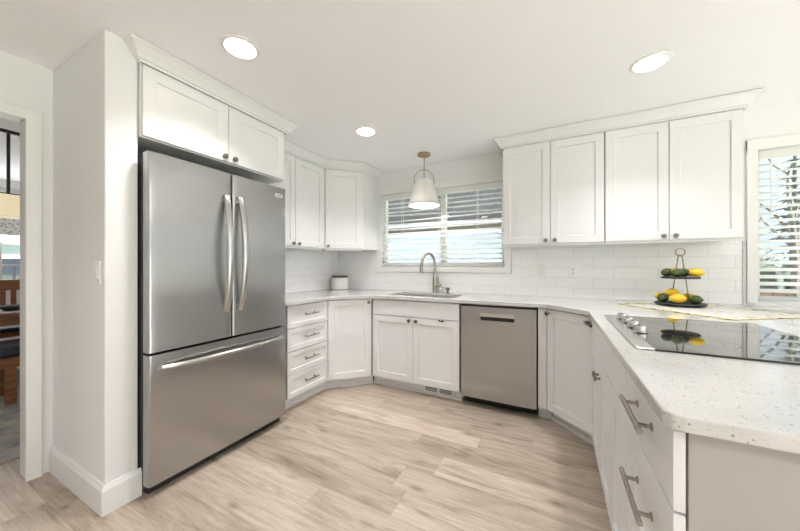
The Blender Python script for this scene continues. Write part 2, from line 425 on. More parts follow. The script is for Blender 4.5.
# baseboards
BBP = [(0, 0), (.017, 0), (.017, .118), (.011, .132), (.008, .142), (0, .142)]
struct(MB().sweep([(DX + .002, .65), (-1.945, .65), (-1.945, .792)], BBP).build('baseboard_fridge_side', 'trim'), 'white baseboard around stub wall', 'baseboard')
struct(MB().sweep([(RX, .95), (RX, YW - .001)][::-1], BBP).build('baseboard_right', 'trim'), 'white baseboard on right wall', 'baseboard')
struct(MB().sweep([(RX, RY), (DX, RY)], BBP).build('baseboard_rear', 'trim'), 'white baseboard on rear wall', 'baseboard')
struct(MB().sweep([(DX, RY), (DX, DO[0] - .09)], BBP).build('baseboard_entry', 'trim'), 'white baseboard on entry wall', 'baseboard')
struct(MB().sweep([(-6.6, RY), (-6.6, 2.9)], BBP).build('baseboard_dining', 'trim'), 'white baseboard in the dining room', 'baseboard')
struct(MB().sweep([(-6.6, RY), (-6.6, 2.9), (WX - .1, 2.9)], [(0, HC - .1), (.012, HC - .1), (.09, HC - .015), (.09, HC), (0, HC)]).build('trim_1', 'trim'), 'white crown moulding of the dining room', 'molding')

# windows ---------------------------------------------------------------
def window_y(name, label, w, casing=True, mull=None, sill=True, cw=.06, bottom=True):
    x0, x1, z0, z1 = w
    r = sempty(name, label, 'window', ((x0 + x1) / 2, YW, z0)); hw = (x1 - x0) / 2; h = z1 - z0
    mb = MB(); f = .045
    for a, b, c_, e in ((-hw, -hw + f, 0, h), (hw - f, hw, 0, h), (-hw + f, hw - f, 0, f), (-hw + f, hw - f, h - f, h)): mb.box(a, b, .06, .11, c_, e)
    if mull is not None: mb.box(mull - .03, mull + .03, .055, .11, f, h - f)
    mb.build('sash_frame', 'trim', r, bevel=.003)
    MB().box(-hw + f, hw - f, .083, .087, f, h - f).build('pane', 'glass', r)
    mb = MB(); j = .008
    mb.box(-hw, -hw + j, 0, .06, 0, h).box(hw - j, hw, 0, .06, 0, h).box(-hw, hw, 0, .06, h - j, h).box(-hw, hw, 0, .06, 0, j)
    mb.build('jamb', 'trim', r)
    mb = MB()
    mb.box(-hw - cw, -hw + .004, -.018, 0, -cw if bottom else 0, h + cw + .02).box(hw - .004, hw + cw, -.018, 0, -cw if bottom else 0, h + cw + .02)
    mb.box(-hw - cw, hw + cw, -.019, 0, h - .004, h + cw + .02)
    if bottom: mb.box(-hw - cw, hw + cw, -.019, 0, -cw + .01, .004)
    mb.build('casing', 'trim', r, bevel=.003)
    return r
window_y('window_1', 'white framed slider window over the sink', W1, mull=.055)
window_y('window_2', 'white framed window at the end of peninsula', W2, mull=None, bottom=False, cw=.054)
def blind(name, label, x0, x1, ztop, zbot, yc, tilt=math.radians(25), bent=()):
    r = thing(name, label, 'blind', ((x0 + x1) / 2, yc, zbot), 0, None); hw = (x1 - x0) / 2; h = ztop - zbot
    mb = MB(); mb.box(-hw, hw, -.028, .022, h - .055, h); mb.build('headrail', 'blind', r, bevel=.002)
    mb = MB(); mb.box(-hw - .002, hw + .002, -.04, -.03, h - .066, h - .004); mb.build('valance', 'blind', r, bevel=.003)
    pitch = .0515; z = .035; k = 0; mb = MB()
    while z < h - .09:
        t0 = tilt + random.uniform(-.04, .04); yaw = bent[k] if k < len(bent) else 0
        mb.box(-hw + .004, hw - .004, -.025, .025, -.0014, .0014, T(0, 0, z) @ RotY(yaw) @ RotX(t0)); z += pitch; k += 1
    mb.build('slats', 'blind', r)
    MB().box(-hw + .004, hw - .004, -.026, .026, 0, .018).build('bottom_rail', 'blind', r, bevel=.003)
    for q in (-.62, 0.02, .62) if hw > .5 else (-.5, .5):
        mb = MB()
        for yy in (-.026, .026): mb.box(q * hw - .0013, q * hw + .0013, yy - .0008, yy + .0008, .01, h - .05)
        mb.build('ladder_cord', 'blind', r)
    MB().tube([(-hw + .06, -.034, h - .07), (-hw + .062, -.036, h - .5)], .004, 6).build('tilt_wand', 'blind', r)
    return r
bent = [0] * 20; bent[9] = .012; bent[10] = -.016; bent[11] = .022; bent[8] = -.008
blind('window_blind', 'white slatted blind over the sink window with two crooked slats', W1[0] + .012, W1[1] - .012, W1[3] - .01, W1[2] + .012, YW + .03, bent=bent)
blind('window_blind', 'white slatted blind in right window at end of peninsula', W2[0] + .012, W2[1] - .012, W2[3] - .01, W2[2] + .006, YW + .03, tilt=math.radians(27))

# unseen glazing added behind the camera to let in light
r = sempty('window_added', 'unseen high window in rear wall, added to let in light', 'window', (.6, RY, 1.3)); hw, h = 1.0, .8
mb = MB(); f = .06
for a, b, c_, e in ((-hw, -hw + f, 0, h), (hw - f, hw, 0, h), (-hw, hw, 0, f), (-hw, hw, h - f, h), (-.03, .03, 0, h)): mb.box(a, b, -.1, -.05, c_, e)
mb.build('sash_frame', 'trim', r); MB().box(-hw + f, hw - f, -.08, -.076, f, h - f).build('pane', 'glass', r)
r = sempty('door_added', 'unseen glazed patio door in right wall, added to let in light', 'door', (RX, -.3, .02)); hw, h = 1.8, 2.13
mb = MB()
for a, b, c_, e in ((-hw, -hw + f, 0, h), (hw - f, hw, 0, h), (-hw, hw, 0, f), (-hw, hw, h - f, h), (-.04, .04, 0, h)): mb.box(.05, .1, a, b, c_, e)
mb.build('door_frame', 'trim', r); MB().box(.076, .08, -hw + f, hw - f, f, h - f).build('pane', 'glass', r)
# dining window
r = sempty('window_4', 'dining room window with white grilles', 'window', (-6.6, (DWN[0] + DWN[1]) / 2, DWN[2])); hw, h = .8, DWN[3] - DWN[2]
mb = MB(); f = .04
for a, b, c_, e in ((-hw, -hw + f, 0, h), (hw - f, hw, 0, h), (-hw, hw, 0, f), (-hw, hw, h - f, h), (-.025, .025, 0, h)): mb.box(-.1, -.05, a, b, c_, e)
for q in (-.53, -.27, .27, .53): mb.box(-.085, -.07, q - .009, q + .009, f, h - f)
for q in (.29, .57): mb.box(-.085, -.07, -hw + f, hw - f, q - .009, q + .009)
mb.build('sash_frame', 'trim', r); MB().box(-.08, -.076, -hw + f, hw - f, f, h - f).build('pane', 'glass', r)
mb = MB(); mb.box(0, .018, -hw - .07, -hw, -.07, h + .07).box(0, .018, hw, hw + .07, -.07, h + .07).box(0, .018, -hw, hw, h, h + .07).box(0, .03, -hw, hw, -.03, 0)
mb.build('casing', 'trim', r, bevel=.003)
tag(MB().box(-6.578, -6.545, DWN[0] - .05, DWN[1] + .05, 1.62, 1.84).build('window_valance', 'valance', bevel=.004), 'short patterned fabric valance across top of dining window', 'valance')

# tile backsplash
TH = .008
ZT = 1.385
mb = MB()
mb.box(WX + TH, W1[0] - .062, YW - TH, YW, .9145, ZT)
mb.box(W1[0] - .062, W1[1] + .062, YW - TH, YW, .9145, W1[2] - .052)
mb.box(W1[1] + .062, 1.244, YW - TH, YW, .9145, ZT)
struct(mb.build('backsplash_back', 'tile_x'), 'white subway tile backsplash on back wall', 'backsplash')
struct(MB().box(WX, WX + TH, 1.72, YW, .9145, ZT).build('backsplash_left', 'tile_y'), 'white subway tile backsplash on left wall', 'backsplash')
struct(MB().box(1.244, 1.262, YW - .014, YW, .9145, ZT + .004).build('trim_2', mat('tile_edge_grey', (.55, .55, .54), .35)), 'grey edge strip of the backsplash', 'trim')

# ------------------------------------------------------------------ cabinet parts
FT = .02          # front thickness
GAP = .0024
def knob(parent, x, z, y=-FT):
    mb = MB(); mb.lathe([(0, 0), (.0065, 0), (.0055, .012), (.0055, .016), (.0155, .018), (.0168, .024), (.0145, .030), (.006, .032), (0, .032)], 18, T(x, y, z) @ RotX(PI / 2))
    return mb.build('knob', 'knob', parent, smooth=True)
def pull(parent, x, z, L=.16, y=-FT, m='nickel', r=.006):
    mb = MB()
    for q in (-L * .32, L * .32):
        mb.tube([(x + q, y, z), (x + q, y - .032, z)], r * .8, 10); mb.tube([(x + q, y, z), (x + q, y - .003, z)], r * 1.6, 14)
    mb.tube([(x - L / 2, y - .032, z), (x + L / 2, y - .032, z)], r, 14)
    return mb.build('pull', m, parent, smooth=True)
def front(name, parent, x0, x1, z0, z1, style='shaker', fr=.058):
    mb = MB()
    if style == 'shaker': mb.shaker(x0 + GAP, x1 - GAP, z0 + GAP, z1 - GAP, -FT, -.001, fr)
    else: mb.box(x0 + GAP, x1 - GAP, -FT, -.001, z0 + GAP, z1 - GAP)
    return mb.build(name, 'cab', parent, bevel=.0012)
def toe(parent, poly_front, depth=.02, h=.1):
    pass

# ---- base cabinets (local x along the face, y = 0 box face, +y into the box)
BZ0, BZ1 = .105, .880
def base_body(parent, w, dep=.585, x0=0):
    MB().box(x0 + .0005, w - .0005, 0, dep, .1, BZ1).build('body', 'cab', parent)
def toekick(parent, x0, x1, rec=.068):
    mb = MB(); mb.box(x0, x1, rec, rec + .016, 0, .1); mb.box(x0, x1, rec - .012, rec, 0, .026)
    return mb.build('toe_kick', 'cab', parent)

# left drawer unit: faces +X
LFX = -1.95                       # box face
c_ = thing('drawer_cabinet', 'white base cabinet with four drawers beside the refrigerator', 'cabinet', (LFX, 1.76, 0), PI / 2)
w_ = 2.25 - 1.76
base_body(c_, w_); toekick(c_, 0, w_ + .034)
for k in range(4):
    z0 = .115 + k * .1905
    dr = front('drawer', c_, 0, w_, z0, z0 + .1905, fr=.038); pull(dr, w_ / 2 + .01, z0 + .103, .165)

# left corner cabinet (diagonal face)
A = Vector((-1.936, 2.252)); B = Vector((-1.632, 2.556)); Ldiag = (B - A).length
NL = Vector((1, -1)).normalized()
A0 = A - NL * FT; B0 = B - NL * FT
def tolocal(pts, o, rz):
    R_ = Matrix.Rotation(-rz, 2); return [tuple(R_ @ (Vector(p) - Vector(o))) for p in pts]
c_ = thing('corner_cabinet', 'white corner base cabinet with one diagonal door, left of the sink', 'cabinet', (A0.x, A0.y, 0), PI / 4)
poly = tolocal([A0, B0, (B0.x, YW - .01), (WX + .01, YW - .01), (WX + .01, A0.y)], A0, PI / 4)
MB().prism(poly, .1, BZ1).build('body', 'cab', c_)
toekick(c_, -.034, Ldiag + .034)
dr = front('door', c_, .004, Ldiag - .004, .105, BZ1 - .003); knob(dr, Ldiag - .032, BZ1 - .034)

# sink base
SX0, SX1, YB = -1.628, -.738, 2.59
c_ = thing('sink_cabinet', 'white sink base cabinet with two doors under the window', 'cabinet', (SX0, YB, 0), 0); w_ = SX1 - SX0
mb = MB(); mb.box(0, .016, 0, .58, .1, BZ1).box(w_ - .016, w_, 0, .58, .1, BZ1).box(.016, w_ - .016, 0, .58, .1, .116).box(.016, w_ - .016, .57, .58, .116, BZ1).box(.016, w_ - .016, 0, .016, .116, BZ1)
mb.build('body', 'cab', c_)
toekick(c_, -.034, w_ + .005)
front('false_front', c_, 0, w_, .725, BZ1 - .004, 'slab')
for k in (0, 1):
    dr = front('door', c_, k * w_ / 2, (k + 1) * w_ / 2, .105, .722); knob(dr, w_ / 2 + (-.036 if k == 0 else .036), .69)
    if k == 1:
        mb = MB(); mb.box(.70, .716, -FT - .012, -FT, .708, .72); mb.tube([(.70, -FT - .008, .715), (.725, -FT - .012, .708)], .003, 8); mb.lathe([(0, 0), (.009, 0), (.009, .012), (0, .012)], 12, T(.737, -FT, .712) @ RotX(PI / 2))
        mb.build('child_latch', 'black', dr)
tag(MB().box(SX0 + .53, SX0 + .815, YB + .044, YB + .0555, .03, .085).build('floor_vent', 'trim', bevel=.002), 'white heat register set in the toe kick under the sink', 'vent')
fv = bpy.data.objects['floor_vent']
for a in (.545, .685):
    mb = MB(); mb.box(SX0 + a, SX0 + a + .115, YB + .0425, YB + .0445, .04, .076); mb.build('grille_slot', 'dark', fv)
    for q in range(3): MB().box(SX0 + a, SX0 + a + .115, YB + .041, YB + .0424, .046 + q * .0095, .050 + q * .0095).build('louver', 'trim', fv)

# dishwasher
DW0, DW1 = -.727, -.122
c_ = thing('dishwasher', 'stainless steel dishwasher with recessed handle under the counter', 'dishwasher', (DW0, YB, 0), 0); w_ = DW1 - DW0
MB().box(.004, w_ - .004, .012, .56, .1, .872).build('body', 'dark_side', c_)
dm = MB(); hx0, hx1, hz0, hz1 = .172, .438, .752, .812
y0, y1 = -.03, .01
dm.box(.006, hx0, y0, y1, .09, .862).box(hx1, w_ - .006, y0, y1, .09, .862).box(hx0, hx1, y0, y1, .09, hz0).box(hx0, hx1, y0, y1, hz1, .862)
bmesh.ops.remove_doubles(dm.bm, verts=dm.bm.verts, dist=1e-5)
dr = dm.build('door', 'steel', c_)
mb = MB(); mb.box(hx0, hx1, -.004, .006, hz0, hz1); mb.build('handle_recess', 'black', dr)
mb = MB(); mb.prism([(-.031, hz1), (-.031, hz0 + .03), (-.026, hz0 + .026), (-.020, hz0 + .034), (-.012, hz1)], hx0, hx1, Matrix(((0, 0, 1, 0), (1, 0, 0, 0), (0, 1, 0, 0), (0, 0, 0, 1))))
mb.build('handle_lip', 'steel_trim', dr)
MB().box(.006, w_ - .006, -.024, .006, .864, .874).build('control_strip', 'black', c_)
MB().box(.01, w_ - .01, .09, .11, 0, .1).build('toe_kick', 'black', c_)

# right corner cabinet: filler + diagonal door
A = Vector((-.058, 2.572)); B = Vector((.226, 2.281)); th = math.atan2(B.y - A.y, B.x - A.x); Ld = (B - A).length
NR = Vector((math.sin(th), -math.cos(th))); A0 = A - NR * FT; B0 = B - NR * FT
XP = .229                        # box face of the peninsula run (fronts stand 2 cm proud)
c_ = thing('corner_cabinet', 'white corner base cabinet with one diagonal door, right of the dishwasher', 'cabinet', (A0.x, A0.y, 0), th)
poly = tolocal([(DW1 + .004, A0.y), A0, B0, (XP + .6, B0.y), (XP + .6, YW - .01), (DW1 + .004, YW - .01)], A0, th)
MB().prism(poly, .1, BZ1).build('body', 'cab', c_)
fp = tolocal([(DW1 + .006, A.y), (A.x - .004, A.y), (A0.x - .004, A0.y - .001), (DW1 + .006, A0.y - .001)], A0, th)
MB().prism(fp, .1, BZ1 - .004).build('filler_strip', 'cab', c_, bevel=.001)
tk = tolocal([(DW1 + .006, A0.y + .068), (A0.x + .02, A0.y + .068), (A0.x + .02, A0.y + .085), (DW1 + .006, A0.y + .085)], A0, th)
mb = MB().prism(tk, 0, .1); mb.box(-.03, Ld + .03, .068, .084, 0, .1); mb.box(-.03, Ld + .03, .056, .068, 0, .026); mb.build('toe_kick', 'cab', c_)
dr = front('door', c_, .006, Ld - .006, .105, BZ1 - .003); knob(dr, .026, BZ1 - .036)
mb = MB(); mb.box(Ld - .05, Ld - .03, -FT - .012, -FT, .828, .842); mb.tube([(Ld - .045, -FT - .012, .838), (Ld - .05, -FT - .03, .842), (Ld - .03, -FT - .034, .826), (Ld - .012, -FT - .03, .83)], .0065, 8); mb.box(Ld - .02, Ld - .006, -FT - .03, -FT, .812, .826)
mb.build('child_latch', 'knob', dr, smooth=True)

# peninsula run, faces -X: local x runs towards -Y
def pen(name, label, yfar, ynear):
    return thing(name, label, 'cabinet', (XP, yfar, 0), -PI / 2), yfar - ynear
ZS = .712
c_, w_ = pen('double_door_cabinet', 'white peninsula base cabinet with two doors under one slab front, next to the corner', 2.262, 1.535)
base_body(c_, w_, .89); toekick(c_, -.06, w_)
front('false_front', c_, 0, w_, ZS, BZ1 - .004, 'slab')
for k in (0, 1):
    dr = front('door', c_, k * w_ / 2, (k + 1) * w_ / 2, .105, ZS - .002); knob(dr, w_ / 2 + (-.034 if k == 0 else .034), .618)
c_, w_ = pen('narrow_cabinet', 'narrow white peninsula cabinet with one slim door between doors and drawers', 1.533, 1.225)
base_body(c_, w_, .89); toekick(c_, 0, w_)
front('drawer', c_, 0, w_, ZS, BZ1 - .004, 'slab'); front('door', c_, 0, w_, .105, ZS - .002)
c_, w_ = pen('drawer_cabinet', 'white peninsula drawer cabinet with long bar pulls, nearest the camera', 1.223, .800)
base_body(c_, w_, .89); toekick(c_, 0, w_)
xe = w_ + .02
dr = front('drawer', c_, 0, xe, ZS, BZ1 - .004, 'slab'); pull(dr, .225, .812, .22, r=.0065)
for z0, z1 in ((.408, ZS - .002), (.105, .406)):
    dr = front('drawer', c_, 0, xe, z0, z1); pull(dr, .225, z1 - .115, .22, r=.0065)
# end panel of the peninsula
ep = tag(MB().box(XP + .004, 1.27, .785, .799, 0, BZ1).build('end_panel', 'greige', bevel=.001), 'plain light greige panel closing the near end of the peninsula', 'panel')
tag(MB().box(1.13, 1.27, .8, 3.16, 0, BZ1).build('back_panel', 'cab'), 'white panel along the far side of the peninsula', 'panel')

# ------------------------------------------------------------------ counter with sink cut-out
CT0, CT1 = .882, .914
OV = .022
def inter(p, d, q, e):
    k = ((q[0] - p[0]) * e[1] - (q[1] - p[1]) * e[0]) / (d[0] * e[1] - d[1] * e[0]); return (p[0] + d[0] * k, p[1] + d[1] * k)
lx = LFX + FT + OV; by = YB - FT - OV; rx = XP - FT - .018
al = Vector((-1.936, 2.252)) + NL * OV; ar = Vector((-.058, 2.572)) + NR * OV
dL = (1, 1); dR = (math.cos(th), math.sin(th))
out = [(WX + .001, 1.705), (lx, 1.705), inter(al, dL, (lx, 0), (0, 1)), inter(al, dL, (0, by), (1, 0)), inter(ar, dR, (0, by), (1, 0)), inter(ar, dR, (rx, 0), (0, 1)),
       (rx, .778), (rx + .012, .764), (rx + .03, .760), (1.66, .760), (1.66, YW - .001), (WX + .001, YW - .001)]
SK = (-1.545, -.815, 2.675, 3.045)
def rrect(x0, x1, y0, y1, r, n=5):
    o = []
    for cx, cy_, a in ((x1 - r, y1 - r, 0), (x0 + r, y1 - r, PI / 2), (x0 + r, y0 + r, PI), (x1 - r, y0 + r, 1.5 * PI)):
        for i in range(n + 1): o.append((cx + r * math.cos(a + PI / 2 * i / n), cy_ + r * math.sin(a + PI / 2 * i / n)))
    return o
hole = rrect(*SK, .05)
bm = bmesh.new()
def loop(pts):
    v = [bm.verts.new((p[0], p[1], CT1)) for p in pts]
    return [bm.edges.new((v[i], v[(i + 1) % len(v)])) for i in range(len(v))]
e_ = loop(out) + loop(hole)
bmesh.ops.triangle_fill(bm, use_beauty=True, use_dissolve=False, edges=e_, normal=(0, 0, 1))
ex_ = bmesh.ops.extrude_face_region(bm, geom=list(bm.faces))
bmesh.ops.translate(bm, verts=[g for g in ex_['geom'] if isinstance(g, bmesh.types.BMVert)], vec=(0, 0, CT0 - CT1))
mb = MB(); mb.bm.free(); mb.bm = bm
tag(mb.build('countertop', 'quartz', bevel=.004, seg=2), 'white speckled quartz countertop wrapping the left run, sink wall and peninsula', 'countertop')
# undermount sink
s_ = thing('kitchen_sink', 'stainless undermount sink set in the white counter below the window', 'sink', ((SK[0] + SK[1]) / 2, (SK[2] + SK[3]) / 2, CT0), 0)
cx, cy_ = s_.location.x, s_.location.y
mb = MB(); bm = mb.bm; rings = []
for ins, z in ((-.02, -.001), (.004, -.001), (.006, -.02), (.014, -.16), (.05, -.19)):
    pts = rrect(SK[0] - cx + ins, SK[1] - cx - ins, SK[2] - cy_ + ins, SK[3] - cy_ - ins, max(.05 - ins * .3, .03))
    rings.append([bm.verts.new((p[0], p[1], z)) for p in pts])
for P_, Q_ in zip(rings, rings[1:]):
    for i in range(len(P_)): bm.faces.new((P_[i], P_[(i + 1) % len(P_)], Q_[(i + 1) % len(P_)], Q_[i]))
bm.faces.new(rings[-1])
bo = mb.build('bowl', 'sink', s_, smooth=True); so = bo.modifiers.new('thick', 'SOLIDIFY'); so.thickness = .002; so.offset = -1
MB().lathe([(0, 0), (.04, 0), (.045, .003), (.03, .005), (0, .002)], 20, T(0, .03, -.19)).build('drain', 'chrome', s_, smooth=True)

# ------------------------------------------------------------------ upper cabinets
UZ0, UZ1 = 1.388, 2.262
CRP = [(0, 2.266), (.010, 2.266), (.012, 2.278), (.022, 2.282), (.030, 2.300), (.056, 2.334), (.064, 2.339), (.066, 2.350), (0, 2.350)]
YU = 2.868      # box face of the right uppers
ULB = [('wall_cabinet', 'white two-door wall cabinet right of the sink window', -.419, .347), ('wall_cabinet', 'white two-door wall cabinet above the fruit stand, at right end', .351, 1.126)]
for n_, l_, x0, x1 in ULB:
    c_ = thing(n_, l_, 'cabinet', (x0, YU, UZ0), 0); w_ = x1 - x0
    MB().box(0, w_, 0, YW - YU - .001, .006, UZ1 - UZ0 + .03).build('body', 'cab', c_)
    mb = MB(); mb.box(0, w_, .0, .018, -.014, .006); mb.build('light_rail', 'cab', c_, bevel=.001)
    for k in (0, 1):
        dr = front('door', c_, k * w_ / 2, (k + 1) * w_ / 2, .006, UZ1 - UZ0 - .004); knob(dr, w_ / 2 + (-.034 if k == 0 else .034), .034)
fx0, fx1 = -.425, 1.136
tag(MB().sweep([(fx0, YW - .001), (fx0, YU - .001), (fx1, YU - .001), (fx1, YW - .001)], [(a + .003, z) for a, z in CRP[:-1]] + [(-.0, 2.350), (-.0, 2.262)][:1] + [(0, 2.292), (0.0, 2.27)][:0]).build('crown_molding', 'cab'),
    'white crown molding along the top of the right wall cabinets', 'molding')

XU = -2.245     # box face of the left uppers
c_ = thing('wall_cabinet', 'white two-door wall cabinet on left wall, past the refrigerator', 'cabinet', (XU, 1.74, UZ0), PI / 2); w_ = 2.532 - 1.74
MB().box(0, w_, 0, XU - WX - .001, .006, UZ1 - UZ0 + .03).build('body', 'cab', c_)
MB().box(0, w_, 0, .018, -.014, .006).build('light_rail', 'cab', c_)
for k, (a, b) in enumerate(((0, .39), (.39, w_))):
    dr = front('door', c_, a, b, .006, UZ1 - UZ0 - .004); knob(dr, .39 + (-.036 if k == 0 else .036), .034)
A = Vector((-2.22, 2.545)); B = Vector((-1.932, 2.833)); A0 = A - NL * FT; B0 = B - NL * FT; Lu = (B - A).length
c_ = thing('corner_wall_cabinet', 'white corner wall cabinet with one diagonal door, left of the window', 'cabinet', (A0.x, A0.y, UZ0), PI / 4)
poly = tolocal([(XU, 2.533), A0, B0, (-1.932, B0.y + .01), (-1.932, YW - .001), (WX + .001, YW - .001), (WX + .001, 2.533)], A0, PI / 4)
MB().prism(poly, .006, UZ1 - UZ0 + .03).build('body', 'cab', c_)
MB().box(0, Lu, 0, .018, -.014, .006).build('light_rail', 'cab', c_)
dr = front('door', c_, .004, Lu - .004, .006, UZ1 - UZ0 - .004); knob(dr, .034, .034)
tag(MB().sweep([(XU, 1.81), (XU, 2.537), (A0.x + .0, A0.y), (B0.x + .006, B0.y - .002), (-1.931, B0.y + .02), (-1.931, YW - .001)], [(a + .003, z) for a, z in CRP[:-1]] + [(0, 2.350)]).build('crown_molding', 'cab'),
    'white crown molding over left corner wall cabinets', 'molding')

# cabinet over the refrigerator
FX = -1.936
c_ = thing('fridge_cabinet', 'white two-door cabinet above the refrigerator', 'cabinet', (FX, .785, 1.882), PI / 2); w_ = .945
MB().box(0, w_, 0, FX - WX - .001, 0, .40).build('body', 'cab', c_)
fz = 2.262 - 1.882
for k, (a, b) in enumerate(((.003, .472), (.472, w_ - .014))):
    dr = front('door', c_, a, b, .004, fz, fr=.062); knob(dr, .472 + (-.034 if k == 0 else .034), .032)
tag(MB().sweep([(-1.944, .797), (FX + .002, .797), (FX + .002, 1.732), (WX + .34, 1.732)], [(a + .012, z) for a, z in CRP[:-1]] + [(0, 2.350)]).build('crown_molding', 'cab'),
    'white crown molding on top of the cabinet over the refrigerator', 'molding')

# ------------------------------------------------------------------ refrigerator (faces +X)
FY0, FY1, FFX = .785, 1.676, -1.85
c_ = thing('refrigerator', 'stainless steel French door refrigerator with bottom freezer drawer', 'refrigerator', (FFX, FY0, 0), PI / 2); w_ = FY1 - FY0
dk = .055
MB().box(.008, w_ - .008, dk + .012, -WX + FFX - .02, .03, 1.765).build('case', 'dark_side', c_, bevel=.004)
MB().box(.004, w_ - .004, dk, dk + .012, .06, 1.76).build('door_gasket', 'dark', c_)
def fdoor(name, x0, x1, z0, z1):
    mb = MB(); n = 14; bm = mb.bm; ro = .012
    # gently crowned door skin, rounded at the long edges
    secs = []
    for z in (z0, z1):
        pts = [(x0, dk)]
        for i in range(5):
            a = i / 4 * PI / 2; pts.append((x0 + ro - ro * math.cos(a), ro - ro * math.sin(a)))
        for i in range(1, n):
            u = i / n; xx = x0 + ro + (x1 - x0 - 2 * ro) * u; pts.append((xx, -.003 * math.sin(PI * u)))
        for i in range(5):
            a = i / 4 * PI / 2; pts.append((x1 - ro + ro * math.sin(a), ro - ro * math.cos(a)))
        pts.append((x1, dk)); secs.append([bm.verts.new((p[0], p[1], z)) for p in pts])
    a, b = secs; k = len(a)
    for i in range(k): bm.faces.new((a[i], a[(i + 1) % k], b[(i + 1) % k], b[i]))
    bm.faces.new(a); bm.faces.new(list(reversed(b)))
    return mb.build(name, 'steel', c_, smooth=True, auto=30)
XM = .452
dl = fdoor('door', .002, XM - .003, .752, 1.795); dr2 = fdoor('door', XM + .003, w_ - .002, .752, 1.795); fz_ = fdoor('freezer_drawer', .002, w_ - .002, .062, .738)
def bow_handle(parent, x, z0, z1, lean):
    mb = MB(); n = 18; bm = mb.bm; secs = []
    for i in range(n + 1):
        u = i / n; z = z0 + (z1 - z0) * u; b = math.sin(PI * u) ** .75
        y = -.008 - .058 * b; hw_ = .019 + .004 * math.sin(PI * u); d_ = .017; xx = x + lean * b
        secs.append([bm.verts.new((xx + hw_ * math.cos(2 * PI * j / 12), y + d_ * math.sin(2 * PI * j / 12), z)) for j in range(12)])
    for P_, Q_ in zip(secs, secs[1:]):
        for j in range(12): bm.faces.new((P_[j], P_[(j + 1) % 12], Q_[(j + 1) % 12], Q_[j]))
    bm.faces.new(secs[0]); bm.faces.new(list(reversed(secs[-1])))
    for z in (z0 + .02, z1 - .02): mb.box(x - .014, x + .014, -.02, .0, z - .022, z + .022)
    mb.build('door_handle', 'chrome', parent, smooth=True)
bow_handle(dl, XM - .042, .915, 1.648, -.012); bow_handle(dr2, XM + .046, .915, 1.655, .004)
mb = MB(); pts = []
for i in range(21):
    u = i / 20; pts.append((.055 + (w_ - .11) * u, -.012 - .05 * math.sin(PI * u) ** .6, .668))
mb.tube(pts, .014, 12)
for x in (.062, w_ - .062): mb.box(x - .012, x + .012, -.018, 0, .656, .680)
mb.build('drawer_handle', 'chrome', fz_, smooth=True)
bd = MB().box(w_ - .105, w_ - .04, -.0045, .0, 1.720, 1.744).build('badge', mat('badge_silver', (.80, .80, .80), .35, .6), dr2)
mb = MB()
x = w_ - .099
for k, wd in enumerate((.005, .003, .004, .003, .005, .003, .004, .003, .005)): mb.box(x, x + wd, -.0052, -.0044, 1.727, 1.737); x += wd + .0018
mb.build('lettering', 'black', bd)
for x in (.05, w_ - .05): MB().box(x - .035, x + .035, .03, .16, 1.766, 1.80).build('hinge_cover', 'dark_side', c_, bevel=.004)
MB().box(.02, w_ - .02, .05, .08, .005, .058).build('toe_grille', 'black', c_)
for x in (.08, w_ - .08):
    for y in (.14, .55): MB().lathe([(.02, 0), (.02, .03)], 12, T(x, y, 0)).build('foot', 'black', c_)

# ------------------------------------------------------------------ cooktop
K0 = (.25, 1.303); K1 = (.865, 2.11)
c_ = thing('cooktop', 'black glass electric cooktop with a steel control edge on the peninsula', 'cooktop', ((K0[0] + K1[0]) / 2, (K0[1] + K1[1]) / 2, CT1), 0)
hx, hy = (K1[0] - K0[0]) / 2, (K1[1] - K0[1]) / 2
MB().box(-hx + .052, hx - .002, -hy + .002, hy - .002, .0004, .0062).build('glass_top', 'glass_black', c_, bevel=.001)
MB().box(-hx, -hx + .052, -hy, hy, .0004, .0072).build('control_edge', 'steel_trim', c_, bevel=.002)
mb = MB(); mb.box(-hx + .052, hx, -hy, -hy + .002, .0004, .0066).box(-hx + .052, hx, hy - .002, hy, .0004, .0066).box(hx - .002, hx, -hy, hy, .0004, .0066); mb.build('trim_edge', 'black', c_)
for y in (1.61, 1.735, 1.86, 1.985):
    mb = MB(); mb.lathe([(.027, 0), (.028, .003), (.0245, .005), (.0225, .026), (.020, .0285), (0, .0285)], 24, T(.322 - c_.location.x, y - c_.location.y, .0066))
    mb.box(-.0035, .0035, -.02, .02, .0285, .031, T(.322 - c_.location.x, y - c_.location.y, .0066) @ RotZ(.2))
    mb.build('knob', 'chrome', c_, smooth=True)
ringm = mat('burner_print', (.05, .05, .052), .08)
for bx, by_, br in ((-.07, -.2, .095), (-.07, .2, .075), (.165, -.2, .075), (.165, .2, .105)):
    mb = MB(); n = 40; bm = mb.bm
    for r_ in (br, br * .62):
        a = [bm.verts.new((bx + (r_) * math.cos(2 * PI * i / n), by_ + r_ * math.sin(2 * PI * i / n), .0064)) for i in range(n)]
        b = [bm.verts.new((bx + (r_ - .0025) * math.cos(2 * PI * i / n), by_ + (r_ - .0025) * math.sin(2 * PI * i / n), .0064)) for i in range(n)]
        for i in range(n): bm.faces.new((a[i], a[(i + 1) % n], b[(i + 1) % n], b[i]))
    mb.build('burner_ring', ringm, c_)

